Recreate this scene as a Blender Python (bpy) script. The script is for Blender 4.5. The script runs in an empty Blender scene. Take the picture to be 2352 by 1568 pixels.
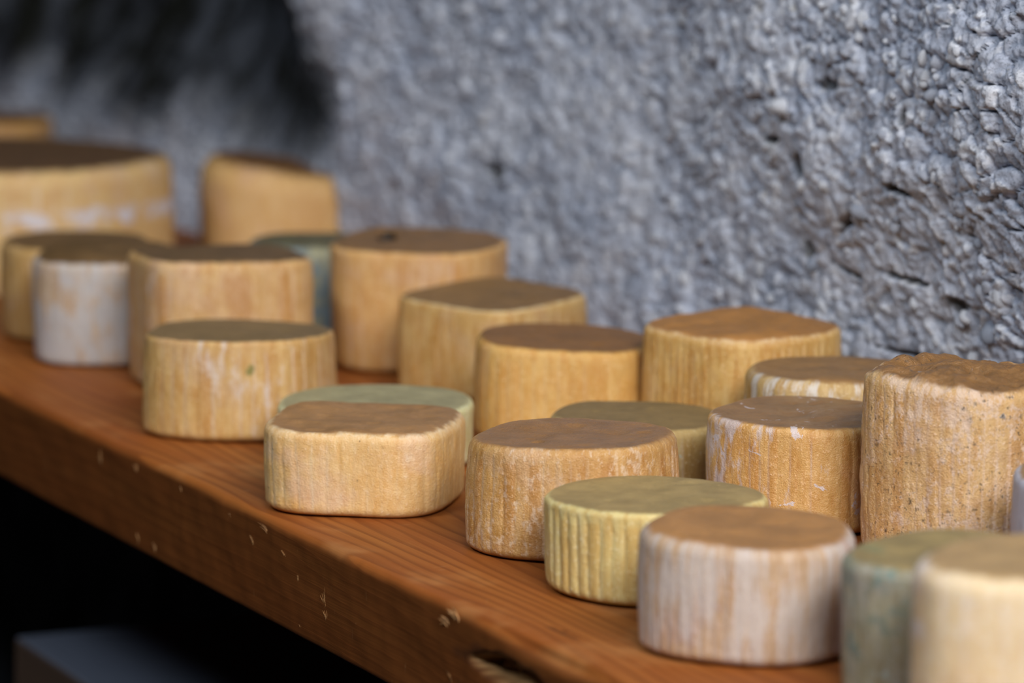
import bpy, math, random
import numpy as np
from mathutils import Vector, Matrix

# ------------------------------------------------------------------ camera
F = 9000.0; W, H = 2352, 1568
PITCH = math.atan(1392 / F)
CH = 0.37                                   # camera height above the shelf top (shelf top is z = 0)
scene = bpy.context.scene
C = scene.collection
cam_d = bpy.data.cameras.new('camera'); cam = bpy.data.objects.new('camera', cam_d); C.objects.link(cam)
cam_d.sensor_width = 36.0; cam_d.lens = F / W * 36.0
cam_d.clip_start = 0.05; cam_d.clip_end = 60
cam.location = (0, 0, CH); cam.rotation_euler = (math.pi / 2 - PITCH, 0, 0)
cam_d.dof.use_dof = True; cam_d.dof.focus_distance = 1.815; cam_d.dof.aperture_fstop = 6.3
scene.camera = cam

# ------------------------------------------------------------------ light
world = bpy.data.worlds.new('world'); scene.world = world; world.use_nodes = True
bg = world.node_tree.nodes['Background']
bg.inputs[0].default_value = (0.62, 0.74, 1.0, 1); bg.inputs[1].default_value = 0.006

def area(name, loc, target, sx, sy, power, col):
    l = bpy.data.lights.new(name, 'AREA'); l.shape = 'RECTANGLE'; l.size = sx; l.size_y = sy
    l.energy = power; l.color = col
    o = bpy.data.objects.new(name, l); C.objects.link(o); o.location = loc
    o.rotation_euler = (Vector(target) - Vector(loc)).to_track_quat('-Z', 'Y').to_euler()
    return o
# daylight from the open cellar doorway behind and to the right of the photographer
area('doorway_daylight', (0.92, -1.05, 2.0), (0.0, 2.0, 0.0), 1.8, 1.3, 156, (1.0, 0.96, 0.90))
# cool skylight falling in from a high opening on the left, across the shelf on to the wall
area('skylight_opening', (-1.45, 0.20, 2.3), (0.05, 1.9, 0.0), 1.3, 0.6, 43, (0.86, 0.93, 1.0))
vs = scene.view_settings
vs.view_transform = 'Standard'; vs.look = 'None'; vs.gamma = 1.0; vs.use_curve_mapping = False
vs.exposure = 0.0

# ------------------------------------------------------------------ projection helpers
cp, sp = math.cos(PITCH), math.sin(PITCH)
def ray(px, py):
    x, y = (px - W / 2) / F, (H / 2 - py) / F
    return Vector((x, cp + y * sp, -sp + y * cp))
CAMP = Vector((0, 0, CH))
def ground(px, py, z=0.0):
    d = ray(px, py); return CAMP + d * ((z - CH) / d.z)
def on_plane(px, py, p0, n):
    d = ray(px, py); return CAMP + d * ((p0 - CAMP).dot(n) / d.dot(n))
dv = ray(-3165, -608); AX = Vector((dv.x, dv.y, 0)).normalized()        # along the shelf, away from the camera
NX = Vector((-AX.y, AX.x, 0))                                           # out of the wall ...
if NX.y > 0: NX = -NX                                                   # ... towards the camera side

# ------------------------------------------------------------------ noise (numpy)
def _h(ix, iy, iz, k):
    n = (ix * 374761393 + iy * 668265263 + iz * 2147483647 + k * 1274126177) & 0xFFFFFFFF
    n = ((n ^ (n >> 13)) * 1274126177) & 0xFFFFFFFF
    n = ((n ^ (n >> 16)) * 2246822519) & 0xFFFFFFFF
    return ((n ^ (n >> 15)) & 0xFFFFFF) / float(0xFFFFFF)
def vnoise(x, y, z, k=0):
    x, y, z = np.broadcast_arrays(x, y, z)
    ix, iy, iz = [np.floor(a).astype(np.int64) for a in (x, y, z)]
    fx, fy, fz = x - ix, y - iy, z - iz
    fx, fy, fz = [a * a * a * (a * (a * 6 - 15) + 10) for a in (fx, fy, fz)]
    r = 0
    for a in (0, 1):
        for b in (0, 1):
            for c in (0, 1):
                r = r + _h(ix + a, iy + b, iz + c, k) * (fx if a else 1 - fx) * (fy if b else 1 - fy) * (fz if c else 1 - fz)
    return r * 2 - 1
def fbm(x, y, z, k=0, o=4):
    r, a, s = 0, 1.0, 1.0
    for i in range(o):
        r = r + a * vnoise(x * s, y * s, z * s, k + i); a *= .5; s *= 2.03
    return r / 1.8
def worley(x, y, k=0):
    ix, iy = np.floor(x).astype(np.int64), np.floor(y).astype(np.int64)
    f1 = np.full(x.shape, 9.0); f2 = np.full(x.shape, 9.0); idv = np.zeros(x.shape)
    for a in (-1, 0, 1):
        for b in (-1, 0, 1):
            cx, cy = ix + a, iy + b
            d = np.hypot(cx + _h(cx, cy, 0, k) - x, cy + _h(cx, cy, 1, k) - y)
            near = d < f1
            idv = np.where(near, _h(cx, cy, 2, k), idv)
            f2 = np.where(near, f1, np.minimum(f2, d)); f1 = np.where(near, d, f1)
    return f1, f2, idv
def sstep(a, b, x):
    t = np.clip((x - a) / (b - a), 0, 1); return t * t * (3 - 2 * t)

# ------------------------------------------------------------------ mesh helpers
def mesh_from_grid(name, P, closed_u=False, smooth=True):
    """P is (rows, cols, 3); rows are joined to rows, columns to columns."""
    r, c = P.shape[:2]
    i = np.arange(r - 1)[:, None]; j = np.arange(c if closed_u else c - 1)[None, :]; j2 = (j + 1) % c
    q = np.stack([i * c + j, i * c + j2, (i + 1) * c + j2, (i + 1) * c + j], -1).reshape(-1, 4)
    return mesh_raw(name, P.reshape(-1, 3), q, smooth)
def mesh_raw(name, V, Q, smooth=True):
    me = bpy.data.meshes.new(name)
    me.vertices.add(len(V)); me.vertices.foreach_set('co', np.ascontiguousarray(V, dtype=np.float32).ravel())
    n = len(Q); k = Q.shape[1]
    me.loops.add(n * k); me.loops.foreach_set('vertex_index', np.ascontiguousarray(Q, dtype=np.int32).ravel())
    me.polygons.add(n); me.polygons.foreach_set('loop_start', np.arange(0, n * k, k, dtype=np.int32))
    me.update(calc_edges=True)
    if smooth: me.polygons.foreach_set('use_smooth', np.ones(n, dtype=bool))
    me.validate(); return me
def attr(me, name, arr):
    arr = np.asarray(arr, dtype=np.float32)
    if arr.ndim == 1:
        a = me.attributes.new(name, 'FLOAT', 'POINT'); a.data.foreach_set('value', arr)
    else:
        a = me.attributes.new(name, 'FLOAT_VECTOR', 'POINT'); a.data.foreach_set('vector', arr.ravel())
def obj(name, me, mat, parent=None, **props):
    o = bpy.data.objects.new(name, me); C.objects.link(o)
    if mat is not None and not me.materials: me.materials.append(mat)
    if parent is not None: o.parent = parent; o.matrix_parent_inverse = parent.matrix_world.inverted()
    for k, v in props.items(): o[k] = v
    return o
def lin(c, g=1.0):
    c = np.array([min(255, v) for v in c]) / 255
    return tuple(float(v) for v in np.clip(np.where(c <= .04045, c / 12.92, ((c + .055) / 1.055) ** 2.4) * g, 0, .92)) + (1.0,)

# ------------------------------------------------------------------ node helpers
class NT:
    def __init__(s, name):
        s.m = bpy.data.materials.new(name); s.m.use_nodes = True
        s.t = s.m.node_tree; s.b = s.t.nodes['Principled BSDF']
    def n(s, kind, **kw):
        nd = s.t.nodes.new(kind)
        for k, v in kw.items(): setattr(nd, k, v)
        return nd
    def put(s, sock, v):
        if isinstance(v, bpy.types.NodeSocket): s.t.links.new(v, sock)
        elif v is not None: sock.default_value = v
    def attr(s, name, vec=False):
        return s.n('ShaderNodeAttribute', attribute_name=name).outputs['Vector' if vec else 'Fac']
    def math(s, op, a, b=None, c=None, clamp=False):
        nd = s.n('ShaderNodeMath', operation=op, use_clamp=clamp)
        for i, v in enumerate((a, b, c)): s.put(nd.inputs[i], v)
        return nd.outputs[0]
    def mapping(s, vec, loc=(0, 0, 0), scale=(1, 1, 1)):
        nd = s.n('ShaderNodeMapping'); s.put(nd.inputs[0], vec)
        nd.inputs['Location'].default_value = loc; nd.inputs['Scale'].default_value = scale
        return nd.outputs[0]
    def noise(s, vec, scale=1.0, detail=4, rough=.55, dist=0.0):
        nd = s.n('ShaderNodeTexNoise'); s.put(nd.inputs['Vector'], vec); nd.inputs['Scale'].default_value = scale
        nd.inputs['Detail'].default_value = detail; nd.inputs['Roughness'].default_value = rough; nd.inputs['Distortion'].default_value = dist
        return nd.outputs['Fac']
    def voro(s, vec, scale, feat='F1'):
        nd = s.n('ShaderNodeTexVoronoi', feature=feat); s.put(nd.inputs['Vector'], vec); nd.inputs['Scale'].default_value = scale
        return nd.outputs['Distance']
    def ramp(s, v, a, b):                      # smooth step between a and b
        nd = s.n('ShaderNodeMapRange', interpolation_type='SMOOTHSTEP'); s.put(nd.inputs[0], v)
        s.put(nd.inputs[1], a); s.put(nd.inputs[2], b); return nd.outputs[0]
    def mix(s, f, a, b, mode='MIX'):
        nd = s.n('ShaderNodeMix', data_type='RGBA', blend_type=mode)
        s.put(nd.inputs[0], f); s.put(nd.inputs[6], a); s.put(nd.inputs[7], b); return nd.outputs[2]
    def bump(s, h, strength, dist, normal=None):
        nd = s.n('ShaderNodeBump'); s.put(nd.inputs['Height'], h); nd.inputs['Strength'].default_value = strength
        nd.inputs['Distance'].default_value = dist
        if normal is not None: s.put(nd.inputs['Normal'], normal)
        return nd.outputs[0]

# ------------------------------------------------------------------ materials
GS, GT = np.array((1.0, 1.08, 1.20)), np.array((1.2, 1.18, 1.12))                                        # display colour -> albedo for rind sides and tops
def cheese_mat(name, side, side2, top, bloom=.0, bloomcol=(215, 208, 205), bstretch=.25, bscale=1.0, specks=0.0, mould=0.0,
               mouldcol=(95, 118, 108), gloss=.45, coat=.0, seed=0, rim=None, cracks=0.0, topspots=.3, white_low=0.0, band=0.0, bside=None, scab=0.0, grain=1.0, crumbs=.65, streak=1.0):
    k = NT(name); b = k.b
    sv = k.attr('surf', True); tm = k.attr('topmask'); rib = k.attr('groove')
    pos = k.n('ShaderNodeTexCoord').outputs['Object']
    off = (seed * 3.7, seed * 1.9, seed * .73)
    vs_ = k.mapping(sv, off, (1, .35, 1)); vi = k.mapping(sv, off, (1, 1, 1)); po = k.mapping(pos, off)
    n1 = k.noise(vs_, 230, 5, .65); n2 = k.noise(po, 38, 4, .6); n3 = k.noise(po, 520, 5, .7); n4 = k.noise(k.mapping(sv, (off[1], off[0], 0), (1, .16, 1)), 300, 4)
    col = k.mix(k.ramp(n1, .34, .66), lin(side, GS), lin(side2, GS))
    col = k.mix(k.math('MULTIPLY', k.ramp(n2, .45, .68), .6), col, lin([side2[0] * .97, side2[1] * .93, side2[2] * .90], GS))
    # pinkish dull patches, single ribs a little darker or lighter
    col = k.mix(k.math('MULTIPLY', k.ramp(k.noise(k.mapping(pos, (off[1], 2, off[0])), 30, 4), .52, .68), .45), col, lin([side[0] * .96, side[1] * .97, side[2] * 1.22], GS))
    rt_ = k.attr('ribtint')
    col = k.mix(k.math('MULTIPLY', k.ramp(rt_, .5, .95), .48 * streak), col, lin([side2[0] * .93, side2[1] * .83, side2[2] * .66], GS))
    col = k.mix(k.math('MULTIPLY', k.ramp(n4, .53, .66), .4 * streak), col, lin([side2[0] * .90, side2[1] * .80, side2[2] * .62], GS))
    col = k.mix(k.math('MULTIPLY', k.ramp(n4, .46, .34), .4 * streak), col, lin([side[0] * 1.06, side[1] * 1.08, side[2] * 1.18], GS))
    # rind in the grooves is a deeper amber
    col = k.mix(k.math('MULTIPLY', rib, .7), col, lin([side2[0] * .88, side2[1] * .76, side2[2] * .56], GS))
    # pale crumbs and fine dark grain
    col = k.mix(k.math('MULTIPLY', k.ramp(n3, .55, .68), crumbs), col, lin([side[0] * 1.12, side[1] * 1.18, side[2] * 1.45], GS))
    col = k.mix(k.math('MULTIPLY', k.ramp(n3, .42, .30), .35), col, lin([side2[0] * .86, side2[1] * .78, side2[2] * .64], GS))
    if bloom > 0:
        nb = k.noise(k.mapping(sv, (off[0] + 5, off[1], off[2]), (1, bstretch, 1)), 110 * bscale, 6, .68)
        nc = k.noise(po, 24, 2)
        if white_low > 0:
            zz = k.n('ShaderNodeSeparateXYZ'); k.put(zz.inputs[0], sv)
            nc = k.math('ADD', nc, k.math('MULTIPLY', k.ramp(zz.outputs[1], white_low, 0.0), .25))
        if bside is not None:                            # mould grows on one side of the cheese
            dth = k.math('ABSOLUTE', k.math('SUBTRACT', k.attr('theta'), bside[0]))
            nc = k.math('ADD', nc, k.math('MULTIPLY', k.math('SUBTRACT', k.ramp(dth, bside[1], bside[1] * .3), .5), bside[2]))
        tb = k.math('ADD', k.math('MULTIPLY', nb, .75), k.math('MULTIPLY', nc, .35))
        tb = k.math('SUBTRACT', tb, k.math('MULTIPLY', rib, .12))
        th = .78 - .40 * bloom
        mk = k.ramp(tb, th - .05, th + .06)
        col = k.mix(k.math('MULTIPLY', mk, .5 + .4 * bloom), col, lin(bloomcol, GS))
    col = k.mix(k.math('MULTIPLY', k.attr('ridge'), .22 + .6 * bloom), col, lin([c * 1.04 for c in bloomcol], GS))
    if band > 0:                                        # one whitish belt around the side
        zz = k.n('ShaderNodeSeparateXYZ'); k.put(zz.inputs[0], sv)
        dz = k.math('ABSOLUTE', k.math('SUBTRACT', k.math('ADD', zz.outputs[1], k.math('MULTIPLY', k.math('SUBTRACT', n2, .5), .014)), band))
        mk = k.math('MULTIPLY', k.ramp(dz, .008, .002), k.ramp(k.noise(po, 60, 3), .38, .55))
        col = k.mix(k.math('MULTIPLY', mk, .85), col, lin((205, 200, 205), GS))
    if mould > 0:
        nm = k.noise(po, 55, 6, .7)
        mk = k.ramp(nm, .70 - .40 * mould, .84 - .40 * mould)
        col = k.mix(k.math('MULTIPLY', mk, .85), col, lin(mouldcol, GS))
        nm2 = k.noise(k.mapping(pos, (off[0] + 2, 3, 1)), 130, 4, .7)
        col = k.mix(k.math('MULTIPLY', k.ramp(nm2, .60, .70), .5), col, lin((168, 182, 175), GS))
    # top rind
    tn = k.noise(po, 60, 5, .6); tcol = k.mix(k.ramp(tn, .3, .7), lin([c * .93 for c in top], GT), lin([min(255, c * 1.07) for c in top], GT))
    tcol = k.mix(k.math('MULTIPLY', k.ramp(n3, .56, .72), .35), tcol, lin([top[0] * 1.25, top[1] * 1.25, top[2] * 1.3], GT))
    sp_ = k.ramp(k.noise(k.mapping(pos, (off[2], off[0], 2)), 120, 5, .7, .6), .65, .71)
    tcol = k.mix(k.math('MULTIPLY', sp_, topspots), tcol, lin([min(255, top[0] * 1.5), min(255, top[1] * 1.5), min(255, top[2] * 1.5)], GT))
    if mould > .3:
        tcol = k.mix(k.math('MULTIPLY', k.ramp(k.noise(po, 45, 4), .56, .68), .6), tcol, lin((112, 118, 88), GT))
    edge = k.math('ADD', tm, k.math('MULTIPLY', k.math('SUBTRACT', k.noise(po, 150, 3), .5), .34))
    mt = k.ramp(edge, .24, .46)
    if rim is not None:                                 # pale worn rim between side and top
        rr = k.math('MULTIPLY', k.ramp(tm, .05, .4), k.ramp(n3, .35, .6))
        col = k.mix(k.math('MULTIPLY', rr, .7), col, lin(rim, GS))
    col = k.mix(mt, col, tcol)
    if specks > 0:
        if specks > .5:
            d = k.noise(k.mapping(sv, off, (1, .8, 1)), 420, 6, .8); g = k.noise(po, 42, 4, .7)
            mk = k.math('MULTIPLY', k.ramp(d, .55, .61), k.ramp(g, .44, .56))
            sb_ = k.math('MULTIPLY', k.ramp(k.noise(k.mapping(sv, off, (.7, 1, 1)), 120, 4, .6), .69, .72), .6)
            col = k.mix(sb_, col, lin((150, 152, 156), GS))
        else:
            d = k.voro(k.mapping(pos, off), 120); g = k.noise(po, 60, 3, .7)
            mk = k.math('MULTIPLY', k.ramp(d, .10, .05), k.ramp(g, .56 - .25 * specks, .60 - .25 * specks))
        col = k.mix(k.math('MULTIPLY', mk, .85), col, lin((58, 50, 40)))
    if scab > 0:                                        # sharp-edged whitish scabs
        sn = k.noise(k.mapping(sv, (off[0] + 9, off[1], 1), (1, .8, 1)), 75, 5, .62, .5)
        col = k.mix(k.math('MULTIPLY', k.ramp(sn, .70 - .12 * scab, .715 - .12 * scab), .8), col, lin((206, 190, 186), GS))
    if cracks > 0:
        d = k.voro(k.mapping(sv, off, (1, .55, 1)), 95, 'DISTANCE_TO_EDGE'); g = k.noise(po, 40, 3)
        mk = k.math('MULTIPLY', k.ramp(d, .03, .0), k.ramp(g, .5, .62))
        col = k.mix(k.math('MULTIPLY', mk, cracks), col, lin((70, 58, 46)))
    col = k.mix(k.math('MULTIPLY', k.attr('spot'), .85), col, lin((112, 106, 42), GS))
    pit = k.attr('pit'); col = k.mix(pit, col, lin((26, 20, 15)))
    k.put(b.inputs['Base Color'], col)
    k.put(b.inputs['Roughness'], k.math('ADD', k.math('MULTIPLY', k.noise(po, 200, 3), .3), gloss - .13))
    b.inputs['Specular IOR Level'].default_value = .45
    b.inputs['Subsurface Weight'].default_value = .12; b.inputs['Subsurface Radius'].default_value = (1.0, .55, .22); b.inputs['Subsurface Scale'].default_value = .004
    if coat: b.inputs['Coat Weight'].default_value = coat; b.inputs['Coat Roughness'].default_value = .13
    hb = k.math('ADD', k.math('MULTIPLY', n3, .6), k.math('MULTIPLY', k.noise(po, 1500, 3, .6), .4))
    bn = k.bump(hb, .75, .0011 * grain); bn = k.bump(n1, .30, .0009, bn)
    k.put(b.inputs['Normal'], bn); k.put(b.inputs['Coat Normal'], bn)
    return k.m

def wood_mat():
    k = NT('pine_board'); b = k.b
    v = k.attr('board', True)                            # x along, y depth from the front edge, z height
    vn = k.mapping(v, (0, 0, 0), (.9, 6, 6)); wob = k.noise(vn, 2.2, 3)
    sx = k.n('ShaderNodeSeparateXYZ'); k.put(sx.inputs[0], v)
    kn = k.attr('knot')
    y = k.math('SUBTRACT', sx.outputs[1], .150); z = k.math('ADD', sx.outputs[2], .170)
    r = k.math('SQRT', k.math('ADD', k.math('MULTIPLY', y, y), k.math('MULTIPLY', z, z)))
    r = k.math('ADD', r, k.math('MULTIPLY', wob, .030)); r = k.math('ADD', r, k.math('MULTIPLY', kn, .012))
    ph = k.math('FRACT', k.math('MULTIPLY', r, 1 / .0052))
    line = k.math('MULTIPLY', k.ramp(ph, .40, .86), k.ramp(ph, 1.0, .93))
    fib = k.noise(k.mapping(v, (0, 0, 0), (4, 260, 260)), 3.0, 4, .6)
    tone = k.noise(k.mapping(v, (3, 0, 0), (2.2, 16, 16)), 2.0, 3)
    col = k.mix(k.ramp(tone, .3, .7), lin((140, 77, 34)), lin((154, 93, 43)))
    col = k.mix(k.math('MULTIPLY', line, k.math('MULTIPLY', k.math('ADD', k.math('MULTIPLY', tone, .8), .10), k.math('SUBTRACT', 1.0, k.math('MULTIPLY', k.attr('front'), .2)))), col, lin((98, 48, 20)))
    col = k.mix(k.math('MULTIPLY', k.ramp(fib, .5, .72), .28), col, lin((112, 62, 28)))
    # shade of the front edge painted over the wood colour
    front_shade = k.math('MULTIPLY', k.attr('front'), k.math('ADD', .62, k.math('MULTIPLY', k.noise(k.mapping(v, (1, 0, 0), (14, 30, 30)), 1.6, 5), .3)))
    col = k.mix(front_shade, col, lin((84, 47, 22)))
    # pale scuffs
    sc = k.noise(k.mapping(v, (7, 2, 0), (55, 90, 22)), 2.0, 5, .7)
    col = k.mix(k.math('MULTIPLY', k.ramp(sc, .66, .76), .30), col, lin((190, 145, 100)))
    sc2 = k.noise(k.mapping(v, (1, 5, 0), (9, 14, 14)), 1.5, 3)
    col = k.mix(k.math('MULTIPLY', k.ramp(sc2, .52, .72), k.math('MULTIPLY', k.math('SUBTRACT', 1.0, k.attr('front')), .35)), col, lin((196, 142, 88)))
    sc3 = k.noise(k.mapping(v, (2, 1, 4), (260, 22, 22)), 2.0, 3, .6)
    col = k.mix(k.math('MULTIPLY', k.ramp(sc3, .68, .74), .25), col, lin((200, 158, 112)))
    col = k.mix(k.attr('torn'), col, k.mix(fib, lin((95, 64, 38)), lin((178, 138, 92))))
    col = k.mix(k.math('MULTIPLY', k.attr('stain'), .8), col, lin((62, 38, 26)))
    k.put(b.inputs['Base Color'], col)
    k.put(b.inputs['Roughness'], k.math('ADD', .42, k.math('MULTIPLY', fib, .25)))
    b.inputs['Specular IOR Level'].default_value = .10
    bn = k.bump(fib, .30, .0007); bn = k.bump(line, .20, .0003, bn)
    k.put(b.inputs['Normal'], bn)
    return k.m

def rock_mat():
    k = NT('rough_stone'); b = k.b
    po = k.n('ShaderNodeTexCoord').outputs['Object']
    idv = k.attr('stone'); dk = k.attr('wet'); cr = k.attr('pit_shade')
    n1 = k.noise(po, 18, 4); n2 = k.noise(po, 150, 5, .65); n3 = k.noise(po, 700, 3, .6)
    col = k.mix(k.ramp(n1, .3, .7), lin((146, 153, 170), 1.42), lin((168, 172, 184), 1.42))
    col = k.mix(k.math('MULTIPLY', k.ramp(idv, .55, .85), .7), col, lin((195, 198, 206), 1.42))
    col = k.mix(k.math('MULTIPLY', k.ramp(idv, .42, .15), .65), col, lin((114, 124, 142), 1.42))
    col = k.mix(k.math('MULTIPLY', k.ramp(n2, .54, .72), .40), col, lin((104, 114, 132), 1.42))
    col = k.mix(k.math('MULTIPLY', k.ramp(k.noise(k.mapping(po, (4, 1, 7)), 46, 5, .7), .61, .70), .5), col, lin((150, 138, 112)))
    col = k.mix(k.math('MULTIPLY', k.ramp(n3, .54, .70), .55), col, lin((66, 72, 82)))
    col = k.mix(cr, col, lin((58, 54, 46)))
    shadec = k.mix(k.ramp(k.noise(k.mapping(po, (0, 0, 0), (1, 1, .45)), 26, 4), .36, .62), lin((14, 16, 12)), lin((60, 64, 72)))
    col = k.mix(dk, col, shadec)
    k.put(b.inputs['Base Color'], col); b.inputs['Roughness'].default_value = .85; b.inputs['Specular IOR Level'].default_value = .2
    bn = k.bump(n2, .4, .0025); bn = k.bump(n3, .4, .0010, bn)
    k.put(b.inputs['Normal'], bn)
    return k.m
def plain_mat(name, col, rough=.7, var=.25, scale=60):
    k = NT(name); po = k.n('ShaderNodeTexCoord').outputs['Object']
    n = k.noise(po, scale, 4)
    c = k.mix(k.ramp(n, .3, .7), lin([v * (1 - var) for v in col]), lin([min(255, v * (1 + var * .5)) for v in col]))
    k.put(k.b.inputs['Base Color'], c); k.b.inputs['Roughness'].default_value = rough
    k.put(k.b.inputs['Normal'], k.bump(n, .4, .002))
    return k.m
ROCK = rock_mat(); WOOD = wood_mat()

# ------------------------------------------------------------------ wall
WB = ground(420, 515)                                    # where the wall meets the shelf
def wall_disp(s, t):
    """outward relief of the stone wall; s along the shelf, t height"""
    z0 = np.zeros_like(s)
    d = .016 * fbm(s * 4.2, t * 5.0, z0, 11, 3) + .030 * sstep(-.72, -1.2, s) * sstep(.04, .20, t)
    d += .0042 * fbm(s * 22, t * 24, z0, 21, 3)
    rough = sstep(-.25, .35, fbm(s * 7, t * 9, z0, 33, 2) + sstep(.02, .16, t) * .55 - .12)
    wx, wy = s + .004 * vnoise(s * 70, t * 70, z0, 5), t + .004 * vnoise(s * 70, t * 70, z0, 6)
    f1, f2, id1 = worley(wx / .015, wy / .0125, 3)
    g1, g2, id2 = worley(wx / .0064, wy / .0054, 8)
    h1 = np.sqrt(np.clip(1 - (f1 / .72) ** 2, 0, 1)); h2 = np.sqrt(np.clip(1 - (g1 / .75) ** 2, 0, 1))
    e1, e2, id3 = worley(wx / .0031, wy / .0027, 9); h3 = np.sqrt(np.clip(1 - (e1 / .75) ** 2, 0, 1)) * sstep(.3, .6, id3)
    m1 = sstep(.35, .65, id1); m2 = sstep(.15, .5, id2)
    d += rough * (.0023 * h1 * m1 + .0018 * h2 * m2 + .0009 * h3) + (1 - rough) * (.0018 * h2 * m2 + .0012 * h1)
    d -= rough * .0045 * sstep(.12, .0, f2 - f1) * sstep(.35, .6, vnoise(s * 30, t * 30, z0, 14) * .5 + .5)
    d += .0007 * fbm(s * 420, t * 420, z0, 41, 3)
    return d, id1 * .25 + id2 * .5 + id3 * .25, rough
s_edge = (ground(800, 634) - WB).dot(AX)
def wall_recess(s, t):
    """hollow in the upper wall past the corner: depth 0..1"""
    lo = t - (.085 + .03 * vnoise(s * 9, t * 0, s * 0, 51))
    a = sstep(-.04, .22, s - (s_edge - .02 + (t - .09) * 1.3) + .02 * vnoise(t * 30, s * 12, s * 0, 52))
    return a * sstep(-.03, .09, lo)

def spaced(parts):
    out = []
    for a, b_, st in parts: out.append(np.arange(a, b_, st))
    return np.concatenate(out + [np.array([parts[-1][1]])])
ss = spaced([(-2.2, -1.85, .02), (-1.85, -1.35, .004), (-1.35, -.85, .0015), (-.85, .05, .0026), (.05, 1.3, .006), (1.3, 2.6, .02)])
tt = spaced([(-1.0, -.04, .02), (-.04, .29, .0012), (.29, .55, .006), (.55, 1.3, .04)])

S, T = np.meshgrid(ss, tt)
D, SID, RG = wall_disp(S, T)
RC = wall_recess(S, T)
DARK_SHADE = sstep(-.06, .10, S - (s_edge - .0 + (T - .09) * 1.3) + .03 * vnoise(T * 30, S * 12, S * 0, 52)) * sstep(-.035, .055, T - .06 + .02 * vnoise(S * 14, T * 9, S * 0, 53))  # dark rock of the upper hollow, with its shade put into the colour
DARK_SHADE = np.maximum(DARK_SHADE, sstep(-.07, -.15, T))  # shade under the shelf painted into the wall colour
fold = fbm(S * 12, T * 4, S * 0, 61, 3)
D = D - RC * (.045 + .04 * fold) + RC * .012 * fbm(S * 60, T * 30, S * 0, 63, 3)
# hollows and dark pits picked out in the photograph (pixel, radius in metres)
PIT_SHADE = np.zeros_like(S)
for px, py, ru, rv, dep, tilt in [(2003, 515, .0035, .0085, .010, .5), (1845, 318, .0060, .0026, .008, -.3), (2145, 432, .0055, .0028, .008, .3),
                                  (1910, 375, .0045, .0070, .006, 0), (2185, 262, .0022, .0050, .006, .1), (1892, 575, .0050, .0070, .004, 0),
                                  (2110, 638, .0100, .0020, .005, .1), (2085, 812, .0140, .0018, .005, .05), (2215, 700, .0050, .0050, .004, 0),
                                  (1975, 620, .0080, .0020, .004, .4), (1140, 395, .0080, .0075, .006, 0), (1990, 190, .0060, .0035, .005, 0)]:
    p = on_plane(px, py, WB, NX) - WB
    ds, dt = S - p.dot(AX), T - p.z
    u = ds * math.cos(tilt) * .44 * 1 + dt * math.sin(tilt); v = -ds * .44 * math.sin(tilt) + dt * math.cos(tilt)
    m = np.clip(1 - ((u / ru) ** 2 + (v / rv) ** 2) + .5 * vnoise(S * 300, T * 300, S * 0, 77), 0, 1)
    D = D - dep * m; PIT_SHADE = np.maximum(PIT_SHADE, sstep(.05, .5, m) * .8)  # shade inside the carved pits is put into the stone colour too
AXn, NXn, WBn = np.array(AX), np.array(NX), np.array(WB)
P = WBn + S[..., None] * AXn + D[..., None] * NXn + T[..., None] * np.array([0, 0, 1.0])
P = P[:, ::-1] if True else P
me = mesh_from_grid('wall_back', P)
fl = lambda a: a[:, ::-1].ravel()
attr(me, 'stone', fl(SID)); attr(me, 'wet', fl(DARK_SHADE)); attr(me, 'pit_shade', fl(PIT_SHADE))
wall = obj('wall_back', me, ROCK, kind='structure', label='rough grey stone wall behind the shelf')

# loose-looking pebbles set into the wall where the photograph shows them one by one
def blob(name, seed, sub=2):
    import bmesh
    bm = bmesh.new(); bmesh.ops.create_icosphere(bm, subdivisions=sub, radius=1.0)
    co = np.array([v.co[:] for v in bm.verts])
    r = 1 + .30 * vnoise(co[:, 0] * 1.4, co[:, 1] * 1.4, co[:, 2] * 1.4, seed) + .12 * vnoise(co[:, 0] * 4, co[:, 1] * 4, co[:, 2] * 4, seed + 1)
    for v, q in zip(bm.verts, r): v.co *= q
    m = bpy.data.meshes.new(name); bm.to_mesh(m); bm.free()
    m.polygons.foreach_set('use_smooth', np.ones(len(m.polygons), dtype=bool)); return m
PEB = []
for i in range(9):
    m = blob('pebble', 200 + i)
    attr(m, 'stone', np.full(len(m.vertices), [.95, .8, .6, .5, .4, .85, .3, .7, .15][i])); m.materials.append(ROCK); PEB.append(m)
rnd = random.Random(5)
wallD = lambda s, t: float(wall_disp(np.array([[s]]), np.array([[t]]))[0][0, 0])
npeb = 0
while npeb < 140:
    px, py = rnd.uniform(1480, 2352), rnd.uniform(0, 840)
    if rnd.random() > .25 + .75 * (px - 1480) / 870: continue
    p = on_plane(px, py, WB, NX) - WB; s_, t_ = p.dot(AX), p.z
    if t_ < .03: continue
    r = rnd.choice([.0016, .002, .0026, .003, .0042]) * rnd.uniform(.8, 1.25)
    o = bpy.data.objects.new('pebble', PEB[npeb % 9]); C.objects.link(o); o.parent = wall
    o.location = WB + AX * s_ + Vector((0, 0, t_)) + NX * (wallD(s_, t_) - r * .30)
    o.scale = (r * rnd.uniform(.8, 1.5), r * rnd.uniform(.8, 1.3), r * rnd.uniform(.8, 1.5))
    o.rotation_euler = (rnd.uniform(0, 6), rnd.uniform(0, 6), rnd.uniform(0, 6)); npeb += 1

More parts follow.
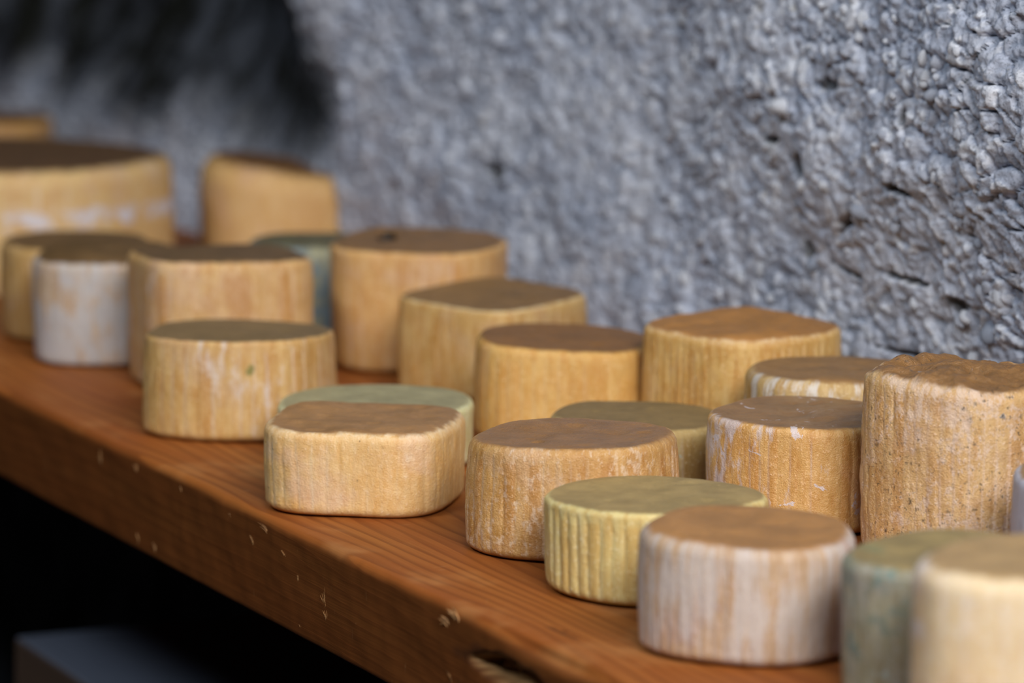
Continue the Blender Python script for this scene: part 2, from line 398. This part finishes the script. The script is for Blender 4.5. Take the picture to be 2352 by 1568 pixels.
# ------------------------------------------------------------------ shelf board
THK = .051; DEP = .366; RAD = .0048
E0 = ground(516, 1142); E0 = WB + AX * (E0 - WB).dot(AX) + NX * .368    # a point on the front top edge
def board_section():
    pts = []                                             # (y depth from front, z, front flag)
    for y in np.linspace(DEP, .03, 16): pts.append((y, 0, 0))
    for y in np.linspace(.0285, RAD, 16): pts.append((y, 0, 0))
    for a in np.linspace(0, math.pi / 2, 9)[1:]: pts.append((RAD - RAD * math.sin(a), -RAD + RAD * math.cos(a), a / (math.pi / 2)))
    for z in np.linspace(-RAD, -THK + .003, 30)[1:]: pts.append((0, z, 1))
    for a in np.linspace(0, math.pi / 2, 5)[1:]: pts.append((.003 - .003 * math.cos(a), -THK + .003 - .003 * math.sin(a), 1 - a / 3))
    for y in np.linspace(.01, DEP, 6): pts.append((y, -THK, 0))
    pts.append((DEP, 0, 0))
    return np.array(pts)
sec = board_section()
xs = spaced([(-2.3, -1.75, .02), (-1.75, -.95, .0022), (-.95, 0, .006), (0, 1.35, .02)])
X, Yb = np.meshgrid(xs, sec[:, 0]); Zb = np.repeat(sec[:, 1][:, None], len(xs), 1); FR = np.repeat(sec[:, 2][:, None], len(xs), 1)
bx = lambda p: ((p - WB).dot(AX))
# uneven planed surface and slightly battered arris
wv = .0010 * fbm(X * 6, Yb * 20, Zb * 20, 71, 3)
inner = (Yb > .0) & (Yb < DEP - .001)
Zo = Zb + np.where((Zb > -.02), wv, wv * .5)
Yo = Yb + FR * .0008 * fbm(X * 40, Zb * 60, X * 0, 72, 3)
edge_w = np.exp(-((Yb - .001) ** 2 + (Zb + .001) ** 2) / .004 ** 2)
nick = sstep(.25, .7, fbm(X * 45, X * 0, X * 0, 73, 3)) * edge_w * .0003
Zo = Zo - nick; Yo = Yo + nick
# burst knot on the lower right of the front edge
kc = on_plane(1178, 1552, E0, NX); kx, kz = bx(kc), kc.z
q = ((X - kx - .004) / .046) ** 2 + ((Zb - kz) / .0066) ** 2 + (Yb / .020) ** 2 - .35 * vnoise(X * 90, Zb * 200, Yb * 90, 74)
cav = sstep(1.0, .25, q); TORN = sstep(1.0, .7, q)
Yo = Yo + cav * (.010 + .0035 * fbm(X * 160, Zb * 700, Yb * 300, 75, 3))
KN = np.exp(-(((X - kx) / .10) ** 2 + ((Zb - kz) / .03) ** 2 + (Yb / .05) ** 2))
hump = np.exp(-(((X - kx + .035) / .05) ** 2)) * edge_w
Zo = Zo - hump * .004; Yo = Yo + hump * .004
STAIN = sstep(1.6, 1.0, q) * (1 - TORN) * .8
# small gouge on the top near the edge, faint ring mark farther along
for px, py, ru, rv, dep in [(1290, 1447, .0150, .0022, .0016), (905, 1208, .0090, .0040, .0)]:
    g = ground(px, py); du = X - bx(g); dvv = Yb - (E0 - g).dot(NX)
    m = np.clip(1 - (du / ru) ** 2 - (dvv / rv) ** 2 + .3 * vnoise(X * 300, Yb * 300, X * 0, 76), 0, 1) * (FR < .5)
    Zo = Zo - dep * m; STAIN = np.maximum(STAIN, sstep(0, .6, m) * (.9 if dep else .45))
Pb = np.array(WB)[None, None] + X[..., None] * AXn + (.368 - Yo)[..., None] * NXn + Zo[..., None] * np.array([0, 0, 1.0])
me = mesh_from_grid('shelf_board', Pb)
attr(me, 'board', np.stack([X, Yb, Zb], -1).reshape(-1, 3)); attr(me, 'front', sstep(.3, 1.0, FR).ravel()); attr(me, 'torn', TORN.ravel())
attr(me, 'stain', STAIN.ravel()); attr(me, 'knot', KN.ravel())
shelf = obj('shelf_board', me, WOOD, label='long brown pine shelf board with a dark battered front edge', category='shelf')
SPL = plain_mat('pale_splinter_wood', (176, 128, 80), .7, .25, 300)
def splinter(px, py, length, width, ang=0.0, curl=.3, top=False, n=6):
    """a sliver of raised wood made of a few tapering curved fibres, standing on the board"""
    p = ground(px, py) if top else on_plane(px, py, E0, NX)
    out = (NX * .6 + Vector((0, 0, .8))) if top else NX
    up = Vector((0, 0, 1)) if not top else AX
    side = AX if not top else NX
    r_ = random.Random(int(px * 7 + py)); V, Q = [], []
    for i in range(n):
        a = ang + r_.uniform(-.45, .45); L = length * r_.uniform(.45, 1); b0 = p + side * r_.uniform(-1, 1) * width * .7 - up * L * r_.uniform(.3, .7) - out * .0002
        dr = up * math.cos(a) + side * math.sin(a); wd = side * math.cos(a) - up * math.sin(a); base = len(V); bend = r_.uniform(-.25, .25)
        for j in range(7):
            f = j / 6; w = width * .16 * (1 - f * f) * (.4 + min(1, f * 2.5)) + .00006
            c = b0 + dr * (L * f) + wd * (L * bend * f * f) + out * (L * curl * f * f)
            V += [c - wd * w, c + out * w * .8, c + wd * w]
            if j:
                o = base + j * 3
                Q += [(o - 3, o - 2, o + 1, o), (o - 2, o - 1, o + 2, o + 1), (o - 1, o - 3, o, o + 2)]
    obj('splinter', mesh_raw('splinter', np.array([v[:] for v in V]), np.array(Q)), SPL, shelf)
for a in [(745, 1385, .0140, .0011, .0, .10), (750, 1420, .0080, .0016, .2, .12), (655, 1278, .0060, .0013, .1, .3), (580, 1240, .0048, .0011, 0, .3),
          (612, 1212, .0060, .0006, .5, .6), (230, 1050, .0100, .0011, 0, .1), (315, 1076, .0075, .0013, 0, .15), (316, 1234, .0080, .0014, 0, .1),
          (356, 1258, .0060, .0010, 0, .1), (820, 1438, .0040, .0007, 0, .2), (683, 1326, .0040, .0008, 0, .1), (640, 1385, .0030, .0008, 0, .1),
          (1036, 1553, .0075, .0010, -.35, .5), (415, 1122, .0035, .0012, .2, .2), (530, 1188, .0040, .0008, 0, .2), (690, 1440, .0030, .0006, 0, .2)]:
    splinter(*a)
splinter(1052, 1412, .0085, .0030, .5, .45, False, 16); splinter(1030, 1420, .0070, .0020, 1.2, .3, False, 8)

# ------------------------------------------------------------------ floor and the rest of the cellar
fx = np.linspace(-6, 6, 120); fy = np.linspace(-4, 8, 120); FX, FY = np.meshgrid(fx, fy)
FZ = -.95 + .01 * fbm(FX * 2, FY * 2, FX * 0, 81, 3)
me = mesh_from_grid('floor', np.stack([FX, FY, FZ], -1))
for a_ in ('stone', 'wet', 'pit_shade'): attr(me, a_, np.full(len(me.vertices), .0 if a_ != 'stone' else .4))
obj('floor', me, plain_mat('dark_earth', (46, 40, 34), .95, .3, 12), kind='structure', label='dark stone cellar floor under the shelf')

# lower board, mostly lost in the dark under the shelf
NL = .30; pl = on_plane(150, 1540, WB + NX * NL, NX); zl = pl.z; s1 = (on_plane(34, 1470, WB + NX * NL, NX) - WB).dot(AX)
k = NT('weathered_board'); v = k.attr('board', True)
fb = k.noise(k.mapping(v, (0, 0, 0), (4, 200, 200)), 2, 4)
k.put(k.b.inputs['Base Color'], k.mix(k.attr('front'), k.mix(fb, lin((74, 81, 98)), lin((100, 108, 124))), k.mix(fb, lin((58, 40, 28)), lin((78, 56, 40)))))
k.b.inputs['Roughness'].default_value = .8; k.put(k.b.inputs['Normal'], k.bump(fb, .4, .001))
sec2 = sec.copy(); sec2[:, 0] *= .255 / DEP
xs2 = spaced([(-2.2, s1 - .02, .03), (s1 - .02, s1, .005)])
X2, Y2 = np.meshgrid(xs2, sec2[:, 0]); Z2 = np.repeat(sec2[:, 1][:, None], len(xs2), 1); F2 = np.repeat(sec2[:, 2][:, None], len(xs2), 1)
w2 = .0012 * fbm(X2 * 9, Y2 * 20, Z2 * 20, 91, 3)
G2 = np.array(WB)[None, None] + X2[..., None] * AXn + (NL - Y2 - w2 * F2)[..., None] * NXn + (Z2 + w2 + zl)[..., None] * np.array([0, 0, 1.0])
capv = G2[:, -1].mean(0)                                  # close the far end
G2 = np.concatenate([G2, np.repeat(capv[None, None], len(sec2), 0)], 1)
me = mesh_from_grid('lower_board', G2, smooth=False)
z_ = lambda a: np.concatenate([a, a[:, -1:]], 1)
attr(me, 'board', np.stack([z_(X2), z_(Y2), z_(Z2)], -1).reshape(-1, 3)); attr(me, 'front', sstep(.2, .7, z_(F2)).ravel())
obj('lower_board', me, k.m, label='grey weathered board in the dark below the pine shelf', category='shelf')

# ------------------------------------------------------------------ cheeses
GROUP = 'aged cheeses standing on the wooden shelf'
def cheese(label, x0, x1, yb, yt, mat, n=2.35, rot=0.0, lobes=.026, ribs=50, ribamp=.0006, rt=.0045, rb=.0040, bulge=.0, taper=.0,
           tilt=(0, 0), dome=.0, lump=.0004, toplump=.0004, seed=0, res=1.0, pits=(), crest=0.0, hshift=0.0, rs=None, flat=.32, spots=(), dents=9):
    rd = np.random.RandomState(seed + 100)
    xc = (x0 + x1) / 2; g = ground(xc, yb)
    fwd = Vector((g.x, g.y, 0)).normalized(); rgt = Vector((fwd.y, -fwd.x, 0))
    dist = math.hypot(g.x, g.y)
    # real height: where the ray through the front rim passes over the front of the base
    d = ray(xc, yt); hgt = CH + d.z * dist / math.hypot(d.x, d.y)
    N = int(420 * res); th = np.linspace(0, 2 * math.pi, N, endpoint=False)      # theta = 0 points away from the camera
    t2 = th - rot
    r = (np.abs(np.cos(t2)) ** n + np.abs(np.sin(t2)) ** n) ** (-1 / n)
    for kk, am in ((2, 1.0), (3, .9), (5, .45), (7, .25)): r = r * (1 + lobes * am * rd.uniform(.4, 1) * np.cos(kk * th + rd.uniform(0, 6.28)))
    if rs is not None: r = r * rs(th)
    px_, py_ = r * np.sin(th), r * np.cos(th)                                    # lateral, forward
    # the silhouette width is reached where the outline is widest; perspective of the near rim is included
    for _ in range(4):
        wpx = (px_.max() - px_.min())
        k_ = 1.0
        scale = (x1 - x0) / F / wpx
        R0 = scale * dist
        fw = dist + R0 * (-py_.min()) * 1.0
        R0 = scale * (fw / cp * 1.0)
        break
    R = R0
    px_ = (px_ - (px_.max() + px_.min()) / 2) * R; py_ = (py_ - py_.min()) * R
    cx, cy = 0.0, (py_.max()) / 2
    py_ = py_ - cy
    cen = g + fwd * cy
    rad = np.hypot(px_, py_); ang = np.arctan2(px_, py_)
    Rm = rad.mean()
    # profile: (radius factor, inset, z, topmask, side weight)
    prof = []
    for f in (0.0, .5, .9): prof.append((f * (1 - rb / Rm), 0, 0.0, 0, 0))
    for a in np.linspace(0, math.pi / 2, 7): prof.append((1, rb * (1 - math.sin(a)), rb * (1 - math.cos(a)), 0, math.sin(a)))
    ns = max(14, int(46 * res))
    for f in np.linspace(0, 1, ns)[1:-1]: prof.append((1, 0, rb + f * (hgt - rb - rt), 0, 1))
    for a in np.linspace(0, math.pi / 2, 11): prof.append((1, rt * (1 - math.cos(a)), hgt - rt + rt * math.sin(a), a / (math.pi / 2) * .5, math.cos(a)))
    nt = max(12, int(34 * res))
    for f in np.linspace(1, 0, nt)[1:]: prof.append((f, rt, hgt, .5 + .5 * min(1, (1 - f) * 5), 0))
    pr = np.array(prof); ROWS = len(pr)
    PF, INS, PZ, TM, SW = [np.repeat(pr[:, i][:, None], N, 1) for i in range(5)]
    TH = np.repeat(th[None], ROWS, 0); RR = np.repeat(rad[None], ROWS, 0)
    zf = PZ / hgt
    # the ribs pressed in by the draining basket
    wob = .16 * fbm(TH * 6, PZ * 60, PZ * 0 + seed, 7, 2)
    jit = np.interp(th, np.linspace(0, 6.2832, 40), np.cumsum(rd.uniform(-.10, .10, 40)) * 1.0)
    phs = (TH * ribs / (2 * math.pi) + wob + jit[None]) 
    fr_ = phs - np.floor(phs); idx = np.floor(phs).astype(np.int64)
    ra = .45 + .9 * _h(idx, idx * 0 + seed, idx * 0, 3)
    prof_r = np.clip(4 * fr_ * (1 - fr_) + .06 * np.sin(fr_ * 9), 0, 1) ** flat
    patch = sstep(-.35, .25, fbm(np.sin(TH) * 1.6, np.cos(TH) * 1.6, PZ * 25 + seed * 3.1, 9, 2) + .12)
    fade = SW * sstep(0, .004, PZ) * sstep(0, .006, hgt - rt * .6 - PZ)
    disp = ribamp * ra * (prof_r - .75) * 2 * fade * (.25 + .75 * patch)
    groove = (1 - sstep(0, .35, prof_r)) * fade * np.clip(ribamp / .0006, 0, 1.2) * patch
    bulge = bulge + rd.uniform(-.0004, .0011); taper = taper + rd.uniform(-.0016, .0012); tilt = (tilt[0] + rd.uniform(-.016, .016), tilt[1] + rd.uniform(-.006, .006))
    disp = disp + bulge * np.sin(math.pi * np.clip(zf, 0, 1)) * SW + taper * (zf - .5) * SW
    rad2 = (RR - INS) * np.where(PF < 1, 1, 1) + disp
    rad2 = np.where(PF < 1, PF * (RR - INS), rad2)
    Xl, Yl = rad2 * np.sin(ang)[None], rad2 * np.cos(ang)[None]
    Zl = PZ.copy()
    k3 = seed * 7.3
    # small irregularities of the rind
    nz = lump * fbm(Xl * 130 + k3, Yl * 130, Zl * 90, 12, 4) + lump * 1.6 * fbm(Xl * 32 + k3, Yl * 32, Zl * 32, 13, 2)
    Xl += nz * np.sin(ang)[None] * SW; Yl += nz * np.cos(ang)[None] * SW
    tz = sstep(.1, .9, TM)
    Zl += tz * (toplump * 1.5 * fbm(Xl * 75 + k3, Yl * 75, Xl * 0 + seed, 15, 4) + toplump * 3.0 * vnoise(Xl * 24 + k3, Yl * 24, Xl * 0, 16))
    if crest: Zl += crest * sstep(.75, 1, zf) * np.clip(fbm(Xl * 40 + k3, Yl * 40, Xl * 0, 17, 4), -.3, 1)
    wz = np.clip(zf, 0, 1) ** 1.5
    Zl += wz * (tilt[0] * Xl + tilt[1] * Yl) + dome * (TM > .1) * sstep(.2, 1, TM) * (1 - (rad2 / Rm) ** 2)
    for _ in range(dents):                               # shallow round dents left by knocks and fingers
        u, v, dr_, dd = rd.uniform(-.75, .75), rd.uniform(-.75, .75), rd.uniform(.0025, .0075), rd.uniform(.0003, .0009)
        q_ = np.hypot(Xl - u * Rm, Yl - v * Rm) / dr_
        Zl -= dd * np.exp(-q_ ** 4) * tz
    PIT = np.zeros_like(Zl)
    for (u, v, pr_, dep) in pits:                        # holes in the top, in lateral / forward fractions
        m = sstep(1.0, .3, np.hypot(Xl - u * Rm, (Yl - v * Rm) / 2.6) / pr_) * (TM > .2)
        Zl -= dep * m; PIT = np.maximum(PIT, sstep(.02, .15, m))
        Zl += .0028 * np.exp(-((Xl - u * Rm) / .012) ** 2 - ((Yl - v * Rm - .022) / .012) ** 2) * (1 - m) * (TM > .2)
    SPOT = np.zeros_like(Zl)
    for (a_, z_s, r_s) in spots:                         # small mould spots on the side
        SPOT = np.maximum(SPOT, sstep(1.1, .6, np.hypot((TH - a_) * Rm, PZ - z_s) / r_s + .4 * vnoise(TH * 60, PZ * 900, TH * 0, 18)))
    Zl -= Zl.min()
    Vv = np.stack([Xl, Yl, Zl], -1)
    me = mesh_from_grid('cheese', Vv[:, ::-1], closed_u=True)
    rv = lambda a: a[:, ::-1].ravel()
    attr(me, 'surf', np.stack([TH * Rm, PZ, PF * Rm], -1)[:, ::-1].reshape(-1, 3)); attr(me, 'theta', rv(TH)); attr(me, 'spot', rv(SPOT)); attr(me, 'ridge', rv(np.exp(-((fr_ - .86) / .07) ** 2) * fade * patch * (_h(idx, idx * 0 + seed, idx * 0 + 7, 4) > .35))); attr(me, 'ribtint', rv(_h(idx, idx * 0 + seed, idx * 0 + 5, 4) * fade)); attr(me, 'topmask', rv(TM)); attr(me, 'groove', rv(groove)); attr(me, 'pit', rv(PIT))
    o = obj('cheese', me, mat, label=label, category='cheese', group=GROUP)
    o.location = (cen.x, cen.y, .0009 + hshift)
    o.rotation_euler = (0, 0, math.atan2(-fwd.x, fwd.y))
    print('cheese D %.3f h %.3f  at %.3f %.3f  %s' % (2 * Rm, hgt, cen.x, cen.y, label[:40]))
    return o
M = cheese_mat
# --- front right corner
cheese('smooth pale cream cheese in front of the blue-green moulded one', 2092, 2715, 1812, 1345,
       M('rind_cream', (228, 200, 160), (222, 190, 142), (150, 124, 88), bloom=.45, bloomcol=(226, 212, 204), bstretch=1, bscale=.3, streak=0.4, seed=1), ribs=36, ribamp=0.00007, rt=0.0070, n=2.6, rot=.4, seed=1, res=.7)
cheese('olive-topped cheese with blue-green mould covering its side', 1930, 2490, 1655, 1330,
       M('rind_bluegreen', (158, 146, 116), (140, 132, 104), (128, 112, 76), mould=.44, mouldcol=(92, 118, 110), seed=2, topspots=.5), ribs=40, ribamp=0.00021, rt=0.0052, n=2.5, rot=.5, seed=2, toplump=.0008, res=.8)
cheese('brown-topped cheese with chalky white ribbed side beside the blue-green moulded one', 1465, 1962, 1540, 1264,
       M('rind_chalky', (190, 156, 122), (178, 142, 106), (146, 106, 64), bloom=.60, bloomcol=(198, 182, 170), bstretch=.09, bscale=1.6, seed=3), ribs=54, ribamp=0.00042, rt=0.0056, n=2.4, rot=.3, seed=3, tilt=(-.02, .01))
cheese('thin greenish-yellow cheese with pleated side and olive top', 1250, 1762, 1402, 1190,
       M('rind_yellow', (214, 188, 122), (205, 172, 104), (142, 122, 82), bloom=.2, bloomcol=(214, 205, 150), bstretch=.3, seed=4, rim=(214, 200, 140), gloss=.5, topspots=.25), ribs=50, ribamp=0.00085, flat=.6, rt=0.0031, n=2.3, rot=.7, seed=4, tilt=(0, -.012))
cheese('glossy golden-brown cheese with waxy rind behind the thin greenish-yellow one', 1072, 1560, 1299, 1040,
       M('rind_waxy', (202, 154, 92), (186, 134, 66), (134, 96, 54), bloom=.44, bloomcol=(216, 184, 152), bstretch=.55, bscale=3.6, grain=1.4, gloss=.30, coat=.55, seed=5), ribs=46, ribamp=0.00049, rt=0.0052, n=2.5, rot=.35, seed=5, tilt=(0, -.02), lump=.0006, toplump=.0006, flat=.4)
cheese('squat peach-coloured cheese with tiny dark specks at the shelf edge', 612, 1070, 1197, 1003,
       M('rind_peach', (224, 182, 124), (216, 166, 100), (142, 106, 68), bloom=.18, bloomcol=(232, 206, 170), specks=.15, gloss=.36, crumbs=.28, streak=.45, seed=6, rim=(232, 206, 168)), ribs=44, ribamp=0.00042, rt=0.0052, n=3.3, rot=.21, seed=6, toplump=.0008, dome=.001)
cheese('pale grey-green flat disc of cheese tucked behind the squat peach one', 640, 1087, 1102, 960,
       M('rind_greygreen', (214, 200, 146), (200, 186, 128), (140, 134, 104), mould=.2, mouldcol=(150, 155, 128), seed=7, rim=(190, 190, 150)), ribs=40, ribamp=0.00014, rt=0.0039, n=2.3, seed=7, res=.8)
cheese('yellow-brown cheese with white-flecked ribs and a green spot', 335, 772, 1020, 795,
       M('rind_flecked', (200, 158, 96), (188, 140, 76), (110, 90, 60), bloom=.30, bloomcol=(212, 196, 184), bstretch=.3, bscale=1.3, seed=8), ribs=46, ribamp=0.00042, rt=0.0031, n=2.4, rot=.2, seed=8, tilt=(0, -.028), res=1.0, spots=((math.pi - .115, .0375, .0026),))
cheese('tall cheese with bluish-white mould over its whole side', 85, 428, 847, 604,
       M('rind_bluewhite', (192, 166, 138), (176, 146, 114), (92, 70, 42), bloom=.56, bloomcol=(176, 170, 166), bstretch=.3, white_low=.05, seed=9), ribs=44, ribamp=0.00042, rt=0.0039, n=2.5, rot=.2, seed=9, tilt=(0, .05), res=.6, dome=.007)
cheese('light brown cheese with flattened facets between bluish-white and white-flecked cheeses', 300, 716, 912, 612,
       M('rind_facet', (206, 164, 108), (192, 144, 84), (96, 74, 48), bloom=.3, bloomcol=(210, 190, 176), seed=10), ribs=42, ribamp=0.00042, rt=0.0048, n=3.7, rot=-.26, seed=10, tilt=(0, -.03), res=.6)
cheese('plain tan cheese half hidden behind the bluish-white one', 8, 345, 792, 575,
       M('rind_tan', (190, 150, 92), (176, 134, 74), (100, 76, 48), bloom=.1, seed=11), ribs=40, ribamp=0.00035, rt=0.0052, n=2.4, seed=11, res=.5)
cheese('largest wheel of cheese with a whitish belt around its side', -330, 396, 690, 392,
       M('rind_belt', (206, 170, 112), (200, 158, 100), (84, 62, 42), bloom=.12, band=.053, streak=0.5, seed=12), ribs=70, ribamp=0.00021, rt=.012, n=2.3, rot=.6, seed=12, tilt=(.0, .012), res=.7)
cheese('small brown cheese beyond the largest wheel', -150, 122, 472, 284,
       M('rind_far', (176, 132, 74), (166, 120, 62), (92, 64, 38), seed=13), ribs=40, ribamp=0.00028, rt=0.0070, seed=13, res=.5)
cheese('tall smooth peach cheese with a slanting top against the wall', 464, 842, 632, 398,
       M('rind_slant', (208, 164, 106), (202, 154, 90), (98, 68, 40), bloom=.15, bloomcol=(212, 186, 162), streak=0.4, seed=14), ribs=40, ribamp=0.00014, rt=.017, n=2.5, tilt=(-.17, .0), seed=14, res=.6)
cheese('slim grey-green moulded cheese wedged between two tall ones', 570, 872, 792, 572,
       M('rind_slim', (160, 146, 100), (120, 124, 112), (88, 82, 60), mould=.7, mouldcol=(104, 118, 122), seed=15), ribs=40, ribamp=0.00028, rt=0.0070, seed=15, res=.5)
cheese('tall peach cheese with a dark hole in its top', 765, 1163, 864, 580,
       M('rind_hole', (208, 162, 102), (198, 146, 82), (116, 86, 54), bloom=.28, bloomcol=(220, 190, 166), bscale=.6, streak=0.5, seed=16), ribs=42, ribamp=0.00021, rt=0.0035, n=2.5, rot=.3, taper=.002, seed=16, tilt=(0, .03), res=.7,
       pits=((-.38, .12, .0068, .012),))
cheese('ribbed tan cheese in front of the one with the hole', 918, 1346, 930, 708,
       M('rind_ribtan', (200, 160, 98), (184, 138, 70), (116, 88, 54), bloom=.15, bloomcol=(220, 204, 180), seed=17, rim=(226, 206, 164)), ribs=48, ribamp=0.00042, rt=0.0035, n=4.0, rot=.76, seed=17, tilt=(0, .045), res=.8)
cheese('orange-gold ribbed cheese with smooth brown top, standing beside the frilled-rim one', 1092, 1500, 1026, 806,
       M('rind_gold', (210, 164, 94), (200, 146, 70), (118, 82, 44), bloom=.15, bloomcol=(226, 196, 150), streak=0.7, seed=18), ribs=44, ribamp=0.00049, rt=0.0048, n=2.5, rot=.1, seed=18, tilt=(-.06, .03), res=.9)
cheese('ribbed orange cheese with uneven frilled rim against the wall', 1475, 1931, 1062, 782,
       M('rind_frill', (212, 168, 98), (196, 144, 72), (150, 106, 58), bloom=.22, bloomcol=(226, 196, 160), seed=19, rim=(226, 196, 156), topspots=.5), ribs=60, ribamp=0.00056, rt=0.0043, n=3.4, rot=.82, seed=19, tilt=(.0, .045), toplump=.0011, res=1)
cheese('low cheese with white-tipped ribs behind the chalk-streaked one', 1710, 2145, 1142, 884,
       M('rind_tipped', (196, 160, 104), (180, 142, 84), (130, 98, 62), bloom=.45, bloomcol=(214, 206, 198), bstretch=.3, white_low=.04, seed=20, gloss=.38), ribs=44, ribamp=0.00063, rt=0.0064, n=2.4, seed=20, tilt=(0, -.01), res=.9, lump=.0006)
cheese('golden cheese with chalky streaks on its ribs and white scabs', 1622, 2078, 1237, 988,
       M('rind_scab', (208, 160, 96), (194, 142, 74), (128, 96, 62), bloom=.42, bloomcol=(202, 188, 186), bstretch=.35, bscale=1.5, bside=(4.45, 1.2, .5), scab=.55, gloss=.36, coat=.35, seed=21), ribs=56, ribamp=0.00042, rt=0.0043, n=2.4, rot=.5, seed=21, lump=.0005, toplump=.0006)
cheese('tallest rough cheese with crusty lumpy rim and dark pitted side', 1980, 2470, 1312, 900,
       M('rind_crust', (214, 172, 116), (204, 158, 98), (128, 92, 50), bloom=.5, bloomcol=(218, 188, 164), bstretch=.6, bscale=3.0, grain=1.8, gloss=.30, coat=.55, specks=.85, seed=22), ribs=50, ribamp=0.00056, rt=0.0052, n=2.6, rot=.55, seed=22,
       lump=.0008, toplump=.0016, crest=.006, res=1.15)
cheese('low olive-brown cheese with black spots behind the glossy golden-brown one', 1262, 1662, 1152, 992,
       M('rind_olive', (178, 148, 92), (166, 136, 82), (116, 96, 62), mould=.12, specks=.4, seed=23), ribs=40, ribamp=0.00021, rt=0.0043, n=2.4, seed=23, res=.8)
cheese('grey-white bloomed cheese standing in front of the tallest rough one', 2322, 2820, 1445, 1140,
       M('rind_greywhite', (170, 150, 134), (150, 126, 108), (130, 104, 76), bloom=.9, bloomcol=(186, 182, 188), bstretch=.2, seed=24), ribs=46, ribamp=0.00042, rt=0.0043, seed=24, res=.7)
